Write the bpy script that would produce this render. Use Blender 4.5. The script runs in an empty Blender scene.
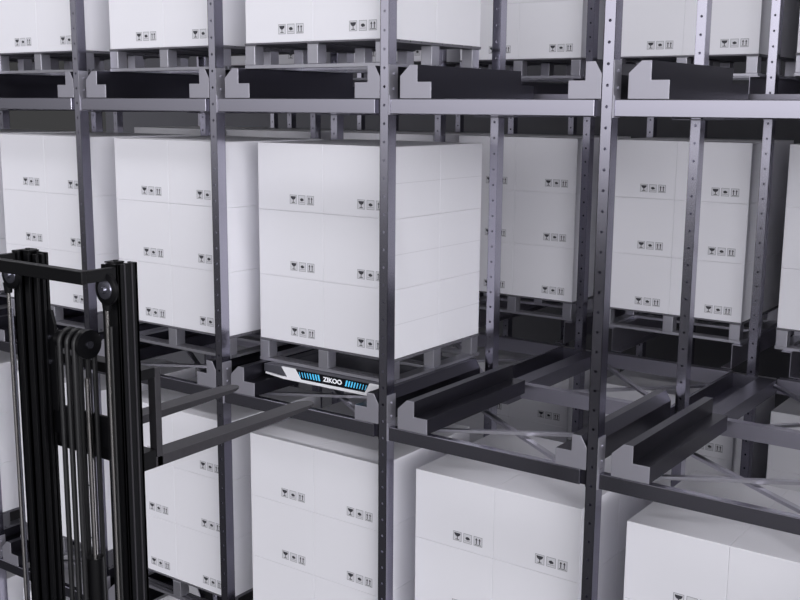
import bpy, bmesh, math, random
from mathutils import Vector, Matrix
random.seed(4)
sc = bpy.context.scene
COL = sc.collection

# ------------------------------------------------------------ dimensions (metres)
P = 1.481                      # bay pitch
Y1, Y2, Y3 = 1.3209, 2.802, 4.12   # upright rows behind the front row at y = 0
YR = [0.0, Y1, Y2, Y3, 5.44]
H = 2.0823                     # shelf pitch
HB = 0.091                     # beam height
ZL = {-1: -2*H, 0: -H, 1: 0.0, 2: H}     # top of the beams of each shelf
FLOOR = -2*H - 0.24

# ------------------------------------------------------------ materials
def mat(name, base, rough=0.5, metal=0.0, var=0.0, vscale=8.0, emis=None, estr=0.0, rvar=0.0, spec=None, bump=0.0):
    m = bpy.data.materials.new(name); m.use_nodes = True
    nt = m.node_tree; b = nt.nodes['Principled BSDF']
    b.inputs['Base Color'].default_value = (*base, 1)
    b.inputs['Roughness'].default_value = rough
    b.inputs['Metallic'].default_value = metal
    if spec is not None: b.inputs['Specular IOR Level'].default_value = spec
    if emis:
        b.inputs['Emission Color'].default_value = (*emis, 1)
        b.inputs['Emission Strength'].default_value = estr
    if var or rvar or bump:
        tc = nt.nodes.new('ShaderNodeTexCoord')
        n = nt.nodes.new('ShaderNodeTexNoise'); n.inputs['Scale'].default_value = vscale
        n.inputs['Detail'].default_value = 4
        nt.links.new(tc.outputs['Object'], n.inputs['Vector'])
        if var:
            cr = nt.nodes.new('ShaderNodeMapRange')
            cr.inputs['To Min'].default_value = 1-var; cr.inputs['To Max'].default_value = 1+var
            nt.links.new(n.outputs['Fac'], cr.inputs['Value'])
            mx = nt.nodes.new('ShaderNodeVectorMath'); mx.operation = 'SCALE'
            mx.inputs[0].default_value = base
            nt.links.new(cr.outputs['Result'], mx.inputs['Scale'])
            nt.links.new(mx.outputs['Vector'], b.inputs['Base Color'])
        if rvar:
            r = nt.nodes.new('ShaderNodeMapRange')
            r.inputs['To Min'].default_value = max(0.02, rough-rvar); r.inputs['To Max'].default_value = rough+rvar
            nt.links.new(n.outputs['Fac'], r.inputs['Value'])
            nt.links.new(r.outputs['Result'], b.inputs['Roughness'])
        if bump:
            bp = nt.nodes.new('ShaderNodeBump'); bp.inputs['Strength'].default_value = bump
            bp.inputs['Distance'].default_value = 0.002
            nt.links.new(n.outputs['Fac'], bp.inputs['Height'])
            nt.links.new(bp.outputs['Normal'], b.inputs['Normal'])
    return m

M_steel = mat('painted_steel', (0.44, 0.43, 0.505), 0.20, 1.0, var=0.02, vscale=2.5)
M_rail = mat('rail_steel', (0.066, 0.064, 0.080), 0.34, 1.0, var=0.03, vscale=3)
M_plate = mat('plate_steel', (0.36, 0.35, 0.41), 0.36, 0.92, var=0.03, vscale=5)
M_dark = mat('tie_steel', (0.20, 0.195, 0.235), 0.40, 1.0, var=0.03, vscale=3)
M_con = mat('bracket_steel', (0.50, 0.49, 0.56), 0.40, 0.75, var=0.03, vscale=5)
M_galv = mat('galvanised_tube', (0.55, 0.54, 0.60), 0.33, 1.0, var=0.08, vscale=25)
M_carton = mat('white_card', (0.80, 0.795, 0.845), 0.62, 0.0, var=0.012, vscale=3, spec=0.3)
M_tape = mat('carton_tape', (0.67, 0.665, 0.71), 0.35, 0.0)
M_ink = mat('carton_ink', (0.035, 0.035, 0.045), 0.6)
M_label = mat('label_paper', (0.66, 0.66, 0.70), 0.55)
M_pallet = mat('pallet_grey', (0.48, 0.475, 0.53), 0.36, 0.85, var=0.06, vscale=20)
M_black = mat('forklift_black', (0.0045, 0.0045, 0.0055), 0.38, 0.0, spec=0.22)
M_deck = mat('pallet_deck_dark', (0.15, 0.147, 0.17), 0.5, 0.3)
M_fork = mat('fork_steel', (0.040, 0.038, 0.044), 0.45, 0.4, var=0.2, vscale=30)
M_hose = mat('hose_rubber', (0.008, 0.008, 0.0095), 0.48, 0.0)
M_chrome = mat('cylinder_chrome', (0.80, 0.77, 0.76), 0.16, 1.0)
M_sheave = mat('sheave_metal', (0.22, 0.22, 0.27), 0.25, 0.9)
M_swhite = mat('shuttle_white', (0.88, 0.88, 0.92), 0.35)
M_sblack = mat('shuttle_panel_black', (0.006, 0.006, 0.009), 0.2)
M_sgrey = mat('shuttle_grey', (0.10, 0.10, 0.12), 0.4, 0.4)
M_cyan = mat('light_bar_cyan', (0.02, 0.25, 0.4), 0.4, emis=(0.10, 0.50, 0.80), estr=0.8)
M_logo = mat('logo_white', (0.75, 0.75, 0.78), 0.4, emis=(0.9, 0.92, 1.0), estr=0.25)
M_floor = mat('concrete_floor', (0.02, 0.0195, 0.024), 0.5, 0.0, var=0.15, vscale=1.5, rvar=0.08)
M_wall = mat('wall_paint', (0.13, 0.13, 0.148), 0.8, 0.0, var=0.05, vscale=2)
M_blue = mat('blue_plastic', (0.06, 0.12, 0.32), 0.4)

# ------------------------------------------------------------ mesh helpers
class MB:
    def __init__(s): s.v = []; s.f = []; s.mi = []
    def add(s, vs, fs, m=0):
        o = len(s.v); s.v += [tuple(v) for v in vs]; s.f += [tuple(i+o for i in f) for f in fs]; s.mi += [m]*len(fs); return s
    def box(s, x0, x1, y0, y1, z0, z1, m=0):
        vs = [(x0,y0,z0),(x1,y0,z0),(x1,y1,z0),(x0,y1,z0),(x0,y0,z1),(x1,y0,z1),(x1,y1,z1),(x0,y1,z1)]
        return s.add(vs, [(0,3,2,1),(4,5,6,7),(0,1,5,4),(1,2,6,5),(2,3,7,6),(3,0,4,7)], m)
    def bar(s, a, b, w, h, m=0):        # rectangular bar between two points
        a = Vector(a); b = Vector(b); d = (b-a).normalized()
        sd = d.cross(Vector((0,0,1)))
        sd = Vector((1,0,0)) if sd.length < 1e-4 else sd.normalized()
        u = sd.cross(d).normalized(); vs = []
        for p in (a, b):
            for i, j in ((-1,-1),(1,-1),(1,1),(-1,1)): vs.append(p+sd*(i*w/2)+u*(j*h/2))
        return s.add(vs, [(0,1,2,3),(7,6,5,4),(0,4,5,1),(1,5,6,2),(2,6,7,3),(3,7,4,0)], m)
    def ext(s, prof, y0, y1, m=0):      # xz profile (ccw seen from -y) extruded along y
        n = len(prof)
        vs = [(x,y0,z) for x,z in prof]+[(x,y1,z) for x,z in prof]
        return s.add(vs, [tuple(range(n)), tuple(reversed(range(n,2*n)))]+[((i+1)%n, i, i+n, (i+1)%n+n) for i in range(n)], m)
    def tube(s, pts, r, n=10, m=0, caps=True):
        pts = [Vector(p) for p in pts]; o = []; prev = None
        for i, p in enumerate(pts):
            d = (pts[min(i+1,len(pts)-1)]-pts[max(i-1,0)]).normalized()
            if prev is None:
                a = d.orthogonal().normalized()
            else:
                a = (prev - d*prev.dot(d)).normalized()
            prev = a; b = d.cross(a)
            rr = r[i] if isinstance(r, (list,tuple)) else r
            o += [p+(a*math.cos(2*math.pi*k/n)+b*math.sin(2*math.pi*k/n))*rr for k in range(n)]
        fs = []
        for i in range(len(pts)-1):
            for k in range(n):
                fs.append((i*n+k, i*n+(k+1)%n, (i+1)*n+(k+1)%n, (i+1)*n+k))
        if caps: fs += [tuple(reversed(range(n))), tuple(range((len(pts)-1)*n, len(pts)*n))]
        return s.add(o, fs, m)
    def mesh(s, name, mats, bevel=0, smooth=False):
        me = bpy.data.meshes.new(name); me.from_pydata(s.v, [], s.f)
        for m in (mats if isinstance(mats, (list,tuple)) else [mats]): me.materials.append(m)
        for p, i in zip(me.polygons, s.mi): p.material_index = i
        bm = bmesh.new(); bm.from_mesh(me)
        bmesh.ops.recalc_face_normals(bm, faces=bm.faces)
        if bevel:
            es = [e for e in bm.edges if len(e.link_faces) == 2 and e.calc_face_angle() > 0.6]
            bmesh.ops.bevel(bm, geom=es, offset=bevel, segments=2, profile=0.5, affect='EDGES')
        bm.to_mesh(me); bm.free()
        if smooth:
            for p in me.polygons: p.use_smooth = True
            me.set_sharp_from_angle(angle=math.radians(35))
        return me

def link(name, me, parent=None, loc=(0,0,0), rot=None, label=None):
    o = bpy.data.objects.new(name, me); COL.objects.link(o)
    o.location = loc
    if rot: o.rotation_euler = rot
    if parent: o.parent = parent
    if label: o['label'] = label
    return o
def tag(o, label, cat, group=None):
    o['label'] = label; o['category'] = cat
    if group: o['group'] = group
    return o
def struct(o): o['kind'] = 'structure'; return o

# ------------------------------------------------------------ the setting
m = MB(); m.box(-24, 14, -26, 9.2, FLOOR-0.2, FLOOR)
struct(link('floor', m.mesh('floor', M_floor)))
m = MB(); m.box(-14, 9, 9.2, 9.4, FLOOR-0.2, 6)
struct(link('wall_back', m.mesh('wall_back', M_wall)))
m = MB(); m.box(5.4, 5.6, 0.4, 9.2, FLOOR, 6)
struct(link('right_blocker', m.mesh('right_blocker', M_wall)))  # unseen slab added to shade the right-facing sides of the rear loads
m = MB(); m.box(-14, 9, -2.6, 9.2, 6.0, 6.2)
struct(link('overhead_blocker', m.mesh('overhead_blocker', M_wall)))  # unseen slab added to block light entering the rack from above

# ------------------------------------------------------------ pallet rack
rack = link('pallet_rack', None, loc=(0, 0, FLOOR))
tag(rack, 'dark grey steel shuttle racking of perforated posts, beams and rails holding white cartons', 'rack')
def part(name, me, loc=(0,0,0), parent=None, label=None):
    # rack parts are given in world coordinates, the rack's own origin is on the floor
    if parent is None: return link(name, me, rack, (loc[0], loc[1], loc[2]-FLOOR), label=label)
    return link(name, me, parent, loc, label=label)

def upright_mesh():
    # C section 66 x 80 mm from 3 mm sheet, the front face punched with round holes every 112 mm
    hw, dp, t, pitch, r = 0.033, 0.080, 0.003, 0.112, 0.0088
    z0, z1 = FLOOR+0.008, 3.35
    n = int((z1-z0)/pitch); bm = MB(); N = 12
    for k in range(n):
        a = z0+k*pitch; b = a+pitch if k < n-1 else z1; c = a+pitch/2
        def ring(y):
            return [(r*math.cos(2*math.pi*i/N), y, c+r*math.sin(2*math.pi*i/N)) for i in range(N)]
        sq = []
        for i in range(N):
            an = 2*math.pi*i/N; x = math.cos(an); z = math.sin(an)
            mx = max(abs(x)/hw, abs(z)/(pitch/2)); sq.append((x/mx, z/mx))
        # keep the four corners exact: snap the nearest of the outer points
        for cx, cz in ((hw,pitch/2),(-hw,pitch/2),(-hw,-pitch/2),(hw,-pitch/2)):
            j = min(range(N), key=lambda q: (sq[q][0]-cx)**2+(sq[q][1]-cz)**2); sq[j] = (cx, cz)
        vs = ring(0)+[(x,0,c+z if abs(z) < pitch/2-1e-6 else (b if z > 0 else a)) for x,z in sq]+ring(t)
        fs = [(i,(i+1)%N,N+(i+1)%N,N+i) for i in range(N)]+[(i,2*N+i,2*N+(i+1)%N,(i+1)%N) for i in range(N)]
        bm.add(vs, fs)
    bm.box(-hw, -hw+t, 0, dp, z0, z1); bm.box(hw-t, hw, 0, dp, z0, z1)
    bm.box(-hw, -hw+0.016, dp-t, dp, z0, z1); bm.box(hw-0.016, hw, dp-t, dp, z0, z1)
    return bm.mesh('upright', M_steel)
UP = upright_mesh()
m = MB(); m.box(-0.06, 0.06, -0.02, 0.10, FLOOR, FLOOR+0.008)
for sx in (-0.048, 0.048): m.tube([(sx, 0.04, FLOOR+0.008), (sx, 0.04, FLOOR+0.02)], 0.009, 6)
FOOT = m.mesh('foot_plate', M_plate)
K0, K1 = -4, 2
for k in range(K0, K1+2):
    for j, y in enumerate(YR):
        if k == K1+1 and j == 0: continue
        u = part('upright', UP, (k*P, y, 0)); u.location.z = -FLOOR
        link('foot_plate', FOOT, u)

# ---- beams across the front row, with hooked end connectors
bx0, bx1 = 0.046, P-0.072
def holes_beam():
    b = MB(); b.box(bx0, bx1, 0.0, 0.052, -HB, 0); return b.mesh('beam', M_steel, bevel=0.004)
BEAM = holes_beam()
m = MB()
m.box(0.0345, 0.0385, -0.004, 0.088, -HB-0.006, 0.205)
m.box(0.0385, 0.046, -0.003, 0.052, -HB-0.004, 0.02)
for z in (-0.05, 0.06, 0.15): m.tube([(0.0385, 0.045, z), (0.047, 0.045, z)], 0.008, 6)
CONL = m.mesh('beam_connector', M_con)
m = MB()
m.box(P-0.0385, P-0.0345, 0.004, 0.088, -HB-0.006, 0.15)
m.box(P-0.072, P-0.0385, 0.020, 0.052, -HB, -0.004)
CONR = m.mesh('beam_connector', M_rail)  # dark colour stands in for the shaded notch at the beam end

# ---- storage lane rails of the first zone: closed stepped section with an end plate
def rail_prof(side):
    pts = [(0.118,0.002),(0.345,0.002),(0.345,0.1),(0.244,0.1),(0.244,0.2),(0.188,0.2),(0.118,0.135)]
    if side > 0: pts = [(1.594-x if x > 0.16 else 1.444, z) for x, z in reversed(pts)]
    return pts
RAIL = {}; ENDP = {}
for s in (-1, 1):
    b = MB(); b.ext(rail_prof(s), 0.006, 1.255); RAIL[s] = b.mesh('rail', M_rail)
    b = MB(); b.ext(rail_prof(s), 0.0, 0.0058)
    ENDP[s] = b.mesh('end_plate', M_con, bevel=0.0018)
# ---- Z section rails of the rear zone
def zprof(s):
    t = 0.006
    pts = [(0.262,0.002),(0.345,0.002),(0.345,0.002+t),(0.262+t,0.002+t),(0.262+t,0.2),(0.19,0.2),(0.19,0.2-t),(0.262,0.2-t)]
    if s > 0: pts = [(1.555-x, z) for x, z in reversed(pts)]
    return pts
ZR = {}
for s in (-1, 1):
    b = MB(); b.ext(zprof(s), Y2+0.10, 5.52); ZR[s] = b.mesh('rear_rail', M_plate)
# ---- cross beams of the shuttle aisle (rows 2 and 3) and the tie trough between them
m = MB(); t = 0.005
m.box(0.275, P-0.165, Y1, Y1+0.006, -0.06, 0.045); m.box(0.275, P-0.165, Y1+0.006, Y1+0.07, 0.039, 0.045)
m.box(0.275, P-0.165, Y1+0.006, Y1+0.05, -0.06, -0.054)
XB1 = m.mesh('aisle_rail', M_plate)
m = MB()
m.box(0.205, P-0.165, Y2, Y2+0.006, -0.115, 0.0); m.box(0.205, P-0.165, Y2+0.006, Y2+0.07, -0.006, 0.0)
XB2 = m.mesh('aisle_rail', M_plate)
m = MB()
m.box(-0.142, -0.136, 1.27, 2.80, -0.112, 0.0); m.box(-0.160, -0.136, 1.27, 2.80, 0.0, 0.006)
m.box(-0.136, 0.065, 1.27, 2.80, -0.118, -0.112)
m.box(0.065, 0.200, 1.27, 2.80, -0.112, -0.004)
m.box(-0.136, 0.065, 2.80, 2.806, -0.118, -0.004)
TIE = m.mesh('tie_channel', M_dark)
m = MB(); m.box(0.0345, P-0.0345, 0, 0.05, -HB, 0); REARB = m.mesh('beam', M_steel)

def brace_mesh(a, b):
    q = MB(); q.bar((a[0],a[1],0), (b[0],b[1],0), 0.036, 0.004)
    d = (Vector(b)-Vector(a)).normalized(); nrm = Vector((-d.y, d.x))*0.017
    for sg in (-1, 1):
        q.bar((a[0]+sg*nrm.x, a[1]+sg*nrm.y, -0.010), (b[0]+sg*nrm.x, b[1]+sg*nrm.y, -0.010), 0.003, 0.016)
    q.tube([(a[0],a[1],0.0),(a[0],a[1],0.012)], 0.011, 6); q.tube([(b[0],b[1],0.0),(b[0],b[1],0.012)], 0.011, 6)
    return q.mesh('brace', M_galv)
BR = [brace_mesh((0.10,0.115),(1.38,0.86)), brace_mesh((0.10,0.97),(1.38,0.075))]
BR2 = [brace_mesh((0.215,2.72),(1.33,1.56)), brace_mesh((0.215,1.50),(1.33,2.66))]

levels = {-1: (K0, -2), 0: (K0, K1), 1: (K0, K1), 2: (K0, K1)}
for lv, (ka, kb) in levels.items():
    z = ZL[lv]
    for k in range(ka, kb+1):
        x = k*P
        if not (k == K1):
            be = part('beam', BEAM, (x, 0, z)); link('beam_connector', CONL, be); link('beam_connector', CONR, be)
            for s in (-1, 1):
                r = part('rail', RAIL[s], (x, 0, z)); link('end_plate', ENDP[s], r)
        if lv in (0, 1, 2) or k >= -4:
            if k != K1 and lv != -1:
                for i, b in enumerate(BR):
                    part('brace', b, (x, 0, z-0.022-0.033*i))
        if lv >= 0:
            part('aisle_rail', XB1, (x, 0, z)); part('aisle_rail', XB2, (x, 0, z))
            part('tie_channel', TIE, (x, 0, z))
            for s in (-1, 1): part('rear_rail', ZR[s], (x, 0, z))
            if lv >= 1:
                for i, b in enumerate(BR2): part('brace', b, (x, 0, z-0.030-0.035*i))
            part('beam', REARB, (x, 5.44, z))
        else:
            part('beam', REARB, (x, Y1, z))
print('rack parts', len(rack.children))

# ------------------------------------------------------------ cartons and pallets
W, D, CH, ZB = 0.6, 0.545, 0.4707, 0.3675
m = MB(); m.box(0.0006, W-0.0006, 0.0006, D-0.0006, 0.0004, CH-0.0008)
CARTON = m.mesh('carton', M_carton, bevel=0.0028)
# printed handling marks: goblet, hands, this-way-up arrows, each in its own square
def marks_mesh():
    q = MB(); y = -0.0004; x = 0.300; z0 = 0.052; S = 0.064; g = 0.014
    def quad(x0, x1, za, zb, m=0): q.add([(x0,y,za),(x1,y,za),(x1,y,zb),(x0,y,zb)], [(0,1,2,3)], m)
    def poly(pts, m=0): q.add([(a,y-0.0002,b) for a,b in pts], [tuple(range(len(pts)))], m)
    for i in range(3):
        a = x+i*(S+g); b = a+S; t = 0.0032
        q.add([(a,y+0.0002,z0),(b,y+0.0002,z0),(b,y+0.0002,z0+S),(a,y+0.0002,z0+S)], [(0,1,2,3)], 1)
        quad(a,b,z0,z0+t,2); quad(a,b,z0+S-t,z0+S,2); quad(a,a+t,z0+t,z0+S-t,2); quad(b-t,b,z0+t,z0+S-t,2)
        c = (a+b)/2
        if i == 0:
            poly([(c-0.024,z0+0.054),(c-0.020,z0+0.040),(c-0.010,z0+0.032),(c,z0+0.029),(c+0.010,z0+0.032),(c+0.020,z0+0.040),(c+0.024,z0+0.054)])
            poly([(c-0.003,z0+0.012),(c+0.003,z0+0.012),(c+0.003,z0+0.030),(c-0.003,z0+0.030)])
            poly([(c-0.014,z0+0.008),(c+0.014,z0+0.008),(c+0.014,z0+0.013),(c-0.014,z0+0.013)])
        if i == 1:
            poly([(c-0.016,z0+0.030),(c-0.004,z0+0.022),(c+0.016,z0+0.026),(c+0.017,z0+0.036),(c+0.002,z0+0.045),(c-0.014,z0+0.040)])
            poly([(c-0.024,z0+0.014),(c+0.024,z0+0.014),(c+0.024,z0+0.017),(c-0.024,z0+0.017)], 2)
        if i == 2:
            for dx in (-0.012, 0.012):
                poly([(c+dx-0.0035,z0+0.014),(c+dx+0.0035,z0+0.014),(c+dx+0.0035,z0+0.040),(c+dx-0.0035,z0+0.040)])
                poly([(c+dx-0.009,z0+0.040),(c+dx+0.009,z0+0.040),(c+dx,z0+0.055)])
            poly([(c-0.023,z0+0.007),(c+0.023,z0+0.007),(c+0.023,z0+0.011),(c-0.023,z0+0.011)])
    return q
mm = marks_mesh()
M_inkgrey = mat('carton_ink_frame', (0.30, 0.30, 0.33), 0.6)
me = bpy.data.meshes.new('handling_marks'); me.from_pydata(mm.v, [], mm.f)
for x_ in (M_ink, M_label, M_inkgrey): me.materials.append(x_)
for p_, i_ in zip(me.polygons, mm.mi): p_.material_index = i_
MARKS = me
m = MB(); m.box(W-0.0006, W+0.0001, 0.004, D-0.004, CH*0.49, CH*0.49+0.005)
TAPE = m.mesh('side_seam', M_tape)

# pallet, origin at the load's lower front left corner
px0, px1, py0, py1 = -0.006, 2*W+0.006, -0.004, 2*D+0.004
ph = ZB-0.2005
DECKT = 0.012
m = MB()
n = 9; bw = (py1-py0)/n
for i in range(n): m.box(px0, px1, py0+i*bw+0.006*(i > 0), py0+(i+1)*bw-0.006*(i < n-1), ph-DECKT+0.002, ph-0.0004)
for x0 in (px0, (px0+px1)/2-0.05, px1-0.10): m.box(x0, x0+0.10, py0+0.004, py1-0.004, ph-DECKT-0.006, ph-DECKT+0.002)
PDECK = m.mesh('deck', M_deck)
m = MB()
for y0 in (py0, (py0+py1)/2-0.05, py1-0.10):
    for q in range(3): m.box(px0, px1, y0+q*0.039, y0+q*0.039+0.022, 0.004, 0.022)
    m.box(px0, px1, y0, y0+0.10, 0.0, 0.006)
for x0 in (px0, px1-0.09): m.box(x0, x0+0.09, py0+0.101, py1-0.101, 0.0, 0.018)
PBASE = m.mesh('bottom_runner', M_pallet)
m = MB(); m.box(0.004, 0.092, 0, 0.09, 0.0222, ph-DECKT-0.0064)
PBLOCK = m.mesh('block', M_pallet, bevel=0.004)

BAYW = {-4: 'far left bay', -3: 'second bay left of shuttle', -2: 'bay left of shuttle', -1: 'shuttle bay',
        0: 'bay right of shuttle', 1: 'second bay right of shuttle', 2: 'far right bay'}
LVW = {2: 'upper shelf', 1: 'middle shelf', 0: 'lower shelf', -1: 'lowest shelf'}
LAYW = ['bottom layer', 'middle layer', 'top layer']
ncart = 0
def load(k, lv, y, dx=0.0, dy=0.0, rows='front', layers=3, tape=False):
    global ncart
    x = k*P+0.2016+dx; z = ZL[lv]+ZB; y += dy
    where = '%s, %s' % (LVW[lv], BAYW[k])
    pal = link('pallet', None, loc=(x, y, ZL[lv]+0.2003))
    tag(pal, 'grey slotted pallet under %s load on %s' % (rows, where), 'pallet', 'grey pallets under the carton loads')
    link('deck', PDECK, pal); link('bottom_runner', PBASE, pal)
    for xx in (px0, (px0+px1)/2-0.05, px1-0.10):
        for yy in (py0, (py0+py1)/2-0.05, py1-0.10): link('block', PBLOCK, pal, (xx, yy, 0))
    for l in range(layers):
        for i in range(2):
            for j in range(2):
                if (i, j) == (0, 1) and (l < layers-1 or layers == 2): continue
                c = link('carton', CARTON, loc=(x+i*W, y+j*D, z+l*CH))
                tag(c, 'white carton, %s %s %s, %s load, %s' % (LAYW[l], ('left', 'right')[i], ('front', 'back')[j], rows, where),
                    'carton', 'white cartons stacked on the pallets')
                ncart += 1
                if j == 0: link('handling_marks', MARKS, c, label='printed goblet, hands and upward arrow marks')
                if i == 1 and tape: link('side_seam', TAPE, c)
Y0 = 0.1445
for k, dx, dy in ((-4,0,0),(-3,0.03,0.0),(-2,0.0562,-0.0133),(-1,-0.0387,0.1231)):
    load(k, 1, Y0, dx, dy, 'front', 3, tape=(k == -1))
for k, dx, dy in ((-4,0,0),(-3,0,0),(-2,0,0),(-1,0.0208,-0.0684),(0,-0.0479,0.0164),(1,-0.0411,0.0115)):
    load(k, 0, Y0, dx, dy, 'front')
for k, dx, dy in ((-4,0,0),(-3,0.02,0),(-2,0.04,0),(-1,0.030,-0.05)):
    load(k, 2, Y0, dx, dy, 'front', 2)
for k in range(-4, 3): load(k, 1, 2.962, -0.075, 0, 'rear')
for k in range(-3, 2): load(k, 2, 2.962, -0.075, 0, 'rear', 2)
for k in range(-2, 2): load(k, 0, 2.962, -0.075, 0, 'rear')
for k in (-4, -3): load(k, -1, Y0, -0.02, 0, 'front')
print('cartons', ncart)

# ------------------------------------------------------------ four way shuttle under the centre load
sx0, sx1, sz = -1.232, -0.142, 0.103
sh = link('shuttle_robot', None, loc=((sx0+sx1)/2, 0.2, sz))
tag(sh, 'white four-way pallet shuttle with black lit front panel under the middle white load', 'shuttle robot')
cx = (sx0+sx1)/2
def sx(x): return x-cx
m = MB(); m.box(sx(sx0)+0.012, sx(sx1)-0.012, 0.014, 0.98, 0.012, 0.094)
link('chassis', m.mesh('chassis', M_sgrey, bevel=0.006), sh)
m = MB()
for x in (-0.50, 0.44):
    m = MB(); m.box(x, x+0.06, 0.03, 0.96, 0.0942, 0.0968)
    link('lifting_plate', m.mesh('lifting_plate', M_sgrey), sh)
# white front bumper: lower lip, slanted pillars and upper lip
m = MB()
def slab(pts, y0, y1, m_=0, q=m): q.ext(pts, y0, y1, m_)
slab([(sx(-1.04),0.006),(sx(-0.165),0.006),(sx(-0.165),0.026),(sx(-1.04),0.026)], -0.006, 0.014)
slab([(sx(-1.055),0.094),(sx(-1.00),0.026),(sx(-0.872),0.026),(sx(-0.925),0.094)], -0.004, 0.014)
slab([(sx(-0.30),0.026),(sx(-0.165),0.026),(sx(-0.165),0.094),(sx(-0.262),0.094)], -0.004, 0.014)
slab([(sx(-1.21),0.020),(sx(-1.04),0.006),(sx(-1.04),0.022),(sx(-1.21),0.034)], -0.002, 0.014)
link('front_bumper', m.mesh('front_bumper', M_swhite, bevel=0.002), sh)
m = MB(); m.ext([(sx(-1.225),0.036),(sx(-1.008),0.026),(sx(-1.06),0.093),(sx(-1.225),0.093)], 0.0, 0.0138)
link('corner_cover', m.mesh('corner_cover', M_sgrey, bevel=0.003), sh, label='dark grey corner cover')
m = MB(); m.ext([(sx(-0.870),0.0262),(sx(-0.302),0.0262),(sx(-0.264),0.093),(sx(-0.923),0.093)], 0.001, 0.0138)
pn = link('front_panel', m.mesh('front_panel', M_sblack), sh, label='glossy black panel with cyan light bars')
for side in (-1, 1):
    for i in range(8):
        f = i/7.0
        if side < 0: x = -0.885+i*0.0245
        else: x = -0.468+i*0.0245
        inner = f if side < 0 else 1-f
        w = 0.0040+0.009*inner; h0, h1 = 0.042, 0.078+0.006*inner
        sl = 0.012*(-1 if side < 0 else 1)
        q = MB(); q.ext([(sx(x)-sl*.5,h0),(sx(x)-sl*.5+w,h0),(sx(x)+sl*.5+w,h1),(sx(x)+sl*.5,h1)], -0.0005, 0.0009)
        link('light_bar', q.mesh('light_bar', M_cyan), pn, label='lit cyan slanted light bar')
tx = bpy.data.curves.new('logo_text', 'FONT'); tx.body = 'ZIKOO'; tx.size = 0.062; tx.extrude = 0.0006; tx.offset = 0.0022
tx.align_x = 'CENTER'; tx.align_y = 'CENTER'
to = bpy.data.objects.new('tmp', tx); COL.objects.link(to)
bpy.context.view_layer.update()
lm = bpy.data.meshes.new_from_object(to.evaluated_get(bpy.context.evaluated_depsgraph_get())); lm.name = 'lettering'
bpy.data.objects.remove(to); lm.materials.clear(); lm.materials.append(M_logo)
lo = link('lettering', lm, pn, (sx(-0.584), 0.0003, 0.060), (math.pi/2, 0, 0), label='white lettering ZIKOO')
lo.scale = (0.84, 0.72, 1.0)
for x in (sx(sx0)+0.05, sx(sx1)-0.05):
    for y in (0.15, 0.85):
        m = MB(); m.tube([(x-0.016, y, 0.035), (x+0.016, y, 0.035)], 0.0345, 20)
        link('wheel', m.mesh('wheel', M_hose, smooth=True), sh)

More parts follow.
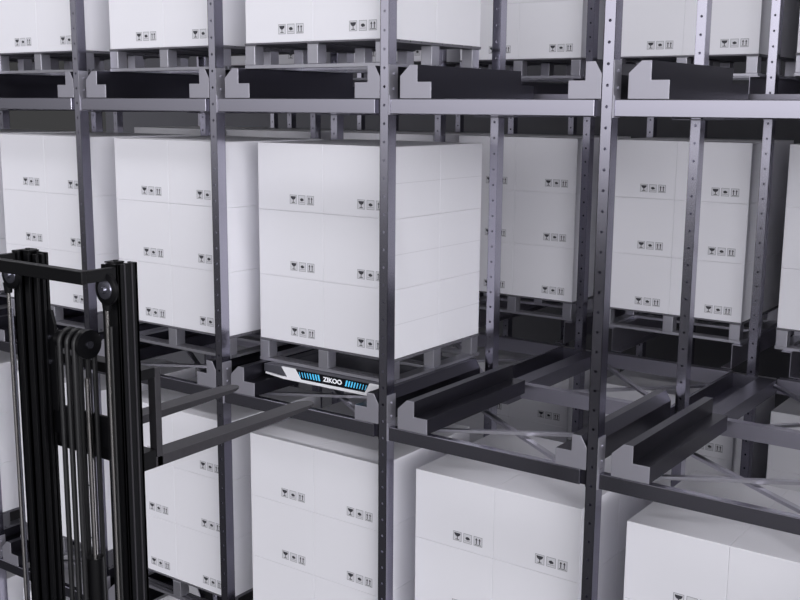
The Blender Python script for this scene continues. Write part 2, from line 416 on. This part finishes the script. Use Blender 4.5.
# ------------------------------------------------------------ forklift mast and forks
fl = link('forklift', None, loc=(0.27, -2.6, FLOOR))
tag(fl, 'black forklift mast with chrome lift rods and two forks in the left foreground', 'forklift')
def fp(name, mb, mt, parent=fl, label=None, bevel=0.0, smooth=False):
    o = link(name, mb.mesh(name, mt, bevel=bevel, smooth=smooth), parent, label=label)
    if parent is fl: o.matrix_parent_inverse = Matrix.Translation((-0.27, 2.6, -FLOOR))
    return o
ZT = 1.41; ZF = FLOOR+0.02
def chan(mb, xo, xi, y0, y1, z0, z1, t=0.014):     # channel open towards the mast centre
    mb.box(min(xo, xo+(t if xi > xo else -t)), max(xo, xo+(t if xi > xo else -t)), y0, y1, z0, z1)
    mb.box(min(xo, xi), max(xo, xi), y0, y0+t, z0, z1)
    mb.box(min(xo, xi), max(xo, xi), y1-t, y1, z0, z1)
for sgn, xo in ((1, 0.62), (-1, -0.08)):
    d = -sgn
    m = MB(); chan(m, xo, xo+d*0.045, -2.60, -2.50, ZF, ZT); m.box(min(xo, xo+d*.12), max(xo, xo+d*.12), -2.512, -2.50, ZF, ZT-0.01)
    fp('outer_mast_rail', m, M_black, bevel=0.002)
    for yy in (-2.572, -2.535):
        m = MB(); m.box(min(xo, xo-d*0.005), max(xo, xo-d*0.005), yy, yy+0.007, ZF, ZT-0.002)
        fp('highlight_strip', m, M_fork)  # lighter strips added to imitate highlight lines down the mast
    m = MB(); chan(m, xo+d*0.05, xo+d*0.095, -2.585, -2.525, ZF+0.05, ZT-0.004)
    fp('inner_mast_rail', m, M_black, bevel=0.002)
    m = MB(); chan(m, xo+d*0.10, xo+d*0.135, -2.575, -2.53, ZF+0.05, ZT-0.012)
    fp('inner_mast_rail', m, M_black, bevel=0.002)
    # lift cylinder: chrome rod, sheave on top
    rx = 0.572 if sgn > 0 else -0.085
    m = MB(); m.tube([(rx+0.005, -2.626, ZF+0.9), (rx+0.005, -2.626, 1.245)], 0.0085, 14)
    fp('lift_rod', m, M_chrome, smooth=True)
    m = MB(); m.tube([(rx+0.005, -2.626, ZF), (rx+0.005, -2.626, ZF+0.9)], 0.024, 14)
    fp('lift_cylinder', m, M_black, smooth=True)
    m = MB(); m.tube([(rx+0.026, -2.626, ZF), (rx+0.026, -2.626, 1.16)], 0.005, 8)
    fp('hydraulic_pipe', m, M_hose if sgn > 0 else M_sheave, smooth=True)
    m = MB(); m.tube([(rx+0.005, -2.626, 1.225), (rx+0.005, -2.626, 1.272)], [0.016, 0.022], 12)
    m.box(rx-0.012, rx+0.022, -2.625, -2.60, 1.25, 1.36)
    fp('rod_head', m, M_black, bevel=0.002)
    m = MB(); c = Vector(((0.606 if sgn > 0 else -0.020), -2.652, 1.316))
    m.tube([c+Vector((0,-0.004,0)), c+Vector((0,0,0)), c+Vector((0,0.012,0)), c+Vector((0,0.016,0))], [0.058, 0.064, 0.064, 0.058], 32)
    sv = fp('chain_sheave', m, M_black, smooth=True)
    m = MB()
    m.tube([c+Vector((0,-0.0042,0)), c+Vector((0,-0.008,0)), c+Vector((0,-0.010,0))], [0.040, 0.038, 0.026], 28)
    m.tube([c+Vector((0,-0.010,0)), c+Vector((0,-0.020,0))], [0.017, 0.013], 16)
    hb = link('hub', m.mesh('hub', M_sheave, smooth=True), sv, label='shiny dark metal hub')
    # top brackets joining rear bar and front rail
    m = MB(); xa = xo+d*0.005
    m.box(min(xa, xa+d*0.028), max(xa, xa+d*0.028), -2.75, -2.604, ZT-0.058, ZT-0.010)
    m.box(min(xo+d*0.04, xo+d*0.10), max(xo+d*0.04, xo+d*0.10), -2.585, -2.53, ZT-0.002, ZT+0.004)
    fp('top_bracket', m, M_black, bevel=0.002)
    m = MB(); m.tube([(xo+d*0.06, -2.56, ZT-0.03), (xo+d*0.06, -2.56, ZT+0.010)], 0.010, 10)
    fp('top_bolt', m, M_black)
m = MB(); m.box(-0.08, 0.62, -2.775, -2.751, ZT-0.060, ZT-0.008); m.box(-0.08, 0.62, -2.751, -2.735, ZT-0.018, ZT-0.008)
fp('top_cross_bar', m, M_black, bevel=0.003)
# middle crossplate, lower tie and base
m = MB(); m.box(-0.03, 0.484, -2.511, -2.501, 0.585, 0.725); m.box(0.03, 0.484, -2.517, -2.511, 0.700, 0.725)
fp('cross_plate', m, M_black, bevel=0.002)
m = MB(); m.box(0.05, 0.484, -2.56, -2.53, -0.32, -0.20); fp('lower_cross_bar', m, M_black, bevel=0.003)
m = MB(); m.box(-0.12, 0.66, -2.80, -2.47, FLOOR, FLOOR+0.02); fp('mast_base', m, M_black)
# pulley block with hose loops
m = MB()
m.ext([(-0.01,0.70),(0.095,0.70),(0.095,1.09),(0.075,1.15),(0.03,1.15),(-0.01,1.07)], -2.528, -2.514)
pb = fp('pulley_bracket', m, M_black, bevel=0.002)
m = MB()
for z_ in (0.92, 1.03): m.tube([(0.055, -2.528, z_), (0.055, -2.536, z_)], 0.011, 8)
link('bracket_bolt', m.mesh('bracket_bolt', M_sheave), pb).matrix_parent_inverse = Matrix.Identity(4)
def hose(x, y, r=0.0105):
    pts = []; R_ = 0.050; zc = 1.050
    for i in range(17):
        a = math.pi*i/16
        pts.append((x-0.012*math.cos(a)*0, y-R_*math.cos(a)*1.0, zc+R_*math.sin(a)))
    return [(x, y-R_, -0.5)]+[(x, y-R_, -0.5+(zc+0.5)*q/6) for q in range(1, 6)]+pts+[(x, y+R_, zc-(zc+0.5)*q/6) for q in range(1, 7)]
for i, x in enumerate((0.262, 0.312, 0.358)):
    m = MB(); m.tube(hose(x, -2.577), 0.0115, 10)
    fp('hydraulic_hose', m, M_hose, smooth=True)
m = MB(); m.tube([(0.378, -2.577, 1.05), (0.394, -2.577, 1.05)], 0.062, 30); m.tube([(0.20, -2.577, 1.05), (0.378, -2.577, 1.05)], 0.037, 24)
pl = fp('hose_pulley', m, M_black, smooth=True)
m = MB(); m.tube([(0.394, -2.577, 1.05), (0.402, -2.577, 1.05)], 0.016, 16)
link('pulley_pin', m.mesh('pulley_pin', M_sheave, smooth=True), pl, label='metal pivot pin').location = (0, 0, 0)
m = MB(); m.tube([(0.360, -2.57, -0.9), (0.360, -2.57, 0.10)], 0.036, 20)
fp('centre_cylinder', m, M_black, smooth=True)
m = MB(); m.tube([(0.360, -2.57, 0.10), (0.360, -2.57, 0.90)], 0.012, 14)
fp('centre_rod', m, M_chrome, smooth=True)
# carriage
m = MB()
m.box(0.48, 0.555, -2.488, -2.466, 0.53, 1.055); m.box(-0.02, 0.045, -2.488, -2.466, 0.53, 1.055)
m.box(-0.09, 0.580, -2.466, -2.392, 0.90, 0.945); m.box(-0.09, 0.580, -2.466, -2.4005, 0.505, 0.585)
m.box(0.50, 0.555, -2.498, -2.488, 0.56, 1.01)
fp('fork_carriage', m, M_black, bevel=0.002)
# forks, tapered blades with rounded tips
def fork(x0):
    w = 0.108; ytop = -2.400; z0 = 0.55; L = 1.125
    q = MB()
    secs = [(ytop, 0.046), (ytop+0.35, 0.042), (ytop+0.80, 0.028), (ytop+0.985, 0.018)]
    vs = []; n = 0
    for y, th in secs:
        vs += [(x0-w, y, z0-th), (x0, y, z0-th), (x0, y, z0), (x0-w, y, z0)]; n += 1
    fs = [(0,3,2,1)]
    for i in range(n-1):
        a = 4*i; b = a+4
        fs += [(a,a+1,b+1,b),(a+1,a+2,b+2,b+1),(a+2,a+3,b+3,b+2),(a+3,a,b,b+3)]
    # round tip
    K = 8; top = []; bot = []
    for k in range(K+1):
        an = math.pi*k/K; xx = x0-w/2+math.cos(an)*w/2; yy = secs[-1][0]+math.sin(an)*0.10
        top.append(len(vs)); vs.append((xx, yy, z0-0.002*math.sin(an))); bot.append(len(vs)); vs.append((xx, yy, z0-0.018+0.008*math.sin(an)))
    fs += [tuple(top), tuple(reversed(bot))]+[(top[i],bot[i],bot[i+1],top[i+1]) for i in range(K)]
    q.add(vs, fs)
    q.box(x0-0.045, x0, ytop+0.008, ytop+0.040, z0-0.046, 0.94)
    return q
for x0 in (0.577, 0.052):
    fp('fork', fork(x0), M_fork, bevel=0.002, label='dark steel L-shaped fork')

# ------------------------------------------------------------ light: studio-like environment, brighter to the right
w = bpy.data.worlds.new('world'); sc.world = w; w.use_nodes = True
nt = w.node_tree; bg = nt.nodes['Background']
tc = nt.nodes.new('ShaderNodeTexCoord')
def node(t, **k):
    n = nt.nodes.new(t)
    for a, b in k.items(): setattr(n, a, b)
    return n
def dotramp(vec, lo, hi, pw):
    d = node('ShaderNodeVectorMath', operation='DOT_PRODUCT'); d.inputs[1].default_value = Vector(vec).normalized()
    nt.links.new(tc.outputs['Generated'], d.inputs[0])
    r = node('ShaderNodeMapRange', interpolation_type='SMOOTHSTEP'); r.inputs['From Min'].default_value = lo; r.inputs['From Max'].default_value = hi
    nt.links.new(d.outputs['Value'], r.inputs['Value'])
    p = node('ShaderNodeMath', operation='POWER'); p.inputs[1].default_value = pw
    nt.links.new(r.outputs['Result'], p.inputs[0]); return p
a = dotramp((0.75, -0.66, 0.10), -0.55, 1.0, 1.0)
e = dotramp((0, 0, 1), -0.14, 0.07, 1.0)
a2 = dotramp((1.0, -0.25, 0.2), 0.40, 1.0, 1.0)
a2m = node('ShaderNodeMath', operation='MULTIPLY_ADD'); a2m.inputs[1].default_value = 1.75
nt.links.new(a2.outputs[0], a2m.inputs[0]); nt.links.new(a.outputs[0], a2m.inputs[2]); a = a2m
mul = node('ShaderNodeMath', operation='MULTIPLY'); nt.links.new(a.outputs[0], mul.inputs[0]); nt.links.new(e.outputs[0], mul.inputs[1])
e2 = dotramp((0, 0, -1), -0.45, -0.08, 1.0)      # darker overhead, shaped to dim the front carton faces
e2m = node('ShaderNodeMath', operation='MULTIPLY_ADD'); e2m.inputs[1].default_value = 0.87; e2m.inputs[2].default_value = 0.13
nt.links.new(e2.outputs[0], e2m.inputs[0])
mul2 = node('ShaderNodeMath', operation='MULTIPLY'); nt.links.new(mul.outputs[0], mul2.inputs[0]); nt.links.new(e2m.outputs[0], mul2.inputs[1]); mul = mul2
sca = node('ShaderNodeMath', operation='MULTIPLY_ADD'); sca.inputs[1].default_value = 2.9; sca.inputs[2].default_value = 0.05
nt.links.new(mul.outputs[0], sca.inputs[0])
nt.links.new(sca.outputs[0], bg.inputs['Strength'])
bg.inputs['Color'].default_value = (0.97, 0.965, 1.0, 1)

la = bpy.data.lights.new('top_fill', 'AREA'); la.shape = 'RECTANGLE'; la.size = 11; la.size_y = 0.5; la.energy = 185; la.color = (0.98, 0.97, 1.0)
lb = bpy.data.objects.new('top_fill', la); COL.objects.link(lb); lb.location = (-0.5, -1.3, 5.95)  # unseen area light added to brighten the carton tops
# ------------------------------------------------------------ camera
F, yaw, pitch, roll = 1067.7443, -0.624, 0.1794, 0.0077
C = Vector((3.9797, -5.3462, 2.037))
fw = Vector((math.sin(yaw)*math.cos(pitch), math.cos(yaw)*math.cos(pitch), -math.sin(pitch)))
rt = Vector((math.cos(yaw), -math.sin(yaw), 0)); up = rt.cross(fw)
r2 = rt*math.cos(roll)+up*math.sin(roll); u2 = -rt*math.sin(roll)+up*math.cos(roll)
cam = bpy.data.cameras.new('camera'); co = bpy.data.objects.new('camera', cam); COL.objects.link(co)
cam.sensor_width = 36; cam.lens = F*36/800; cam.clip_end = 100
M = Matrix((r2, u2, -fw)).transposed().to_4x4(); M.translation = C
co.matrix_world = M
sc.camera = co
vs_ = sc.view_settings; vs_.view_transform = 'Standard'; vs_.look = 'None'; vs_.exposure = 0; vs_.gamma = 1
try: vs_.use_curve_mapping = False
except Exception: pass
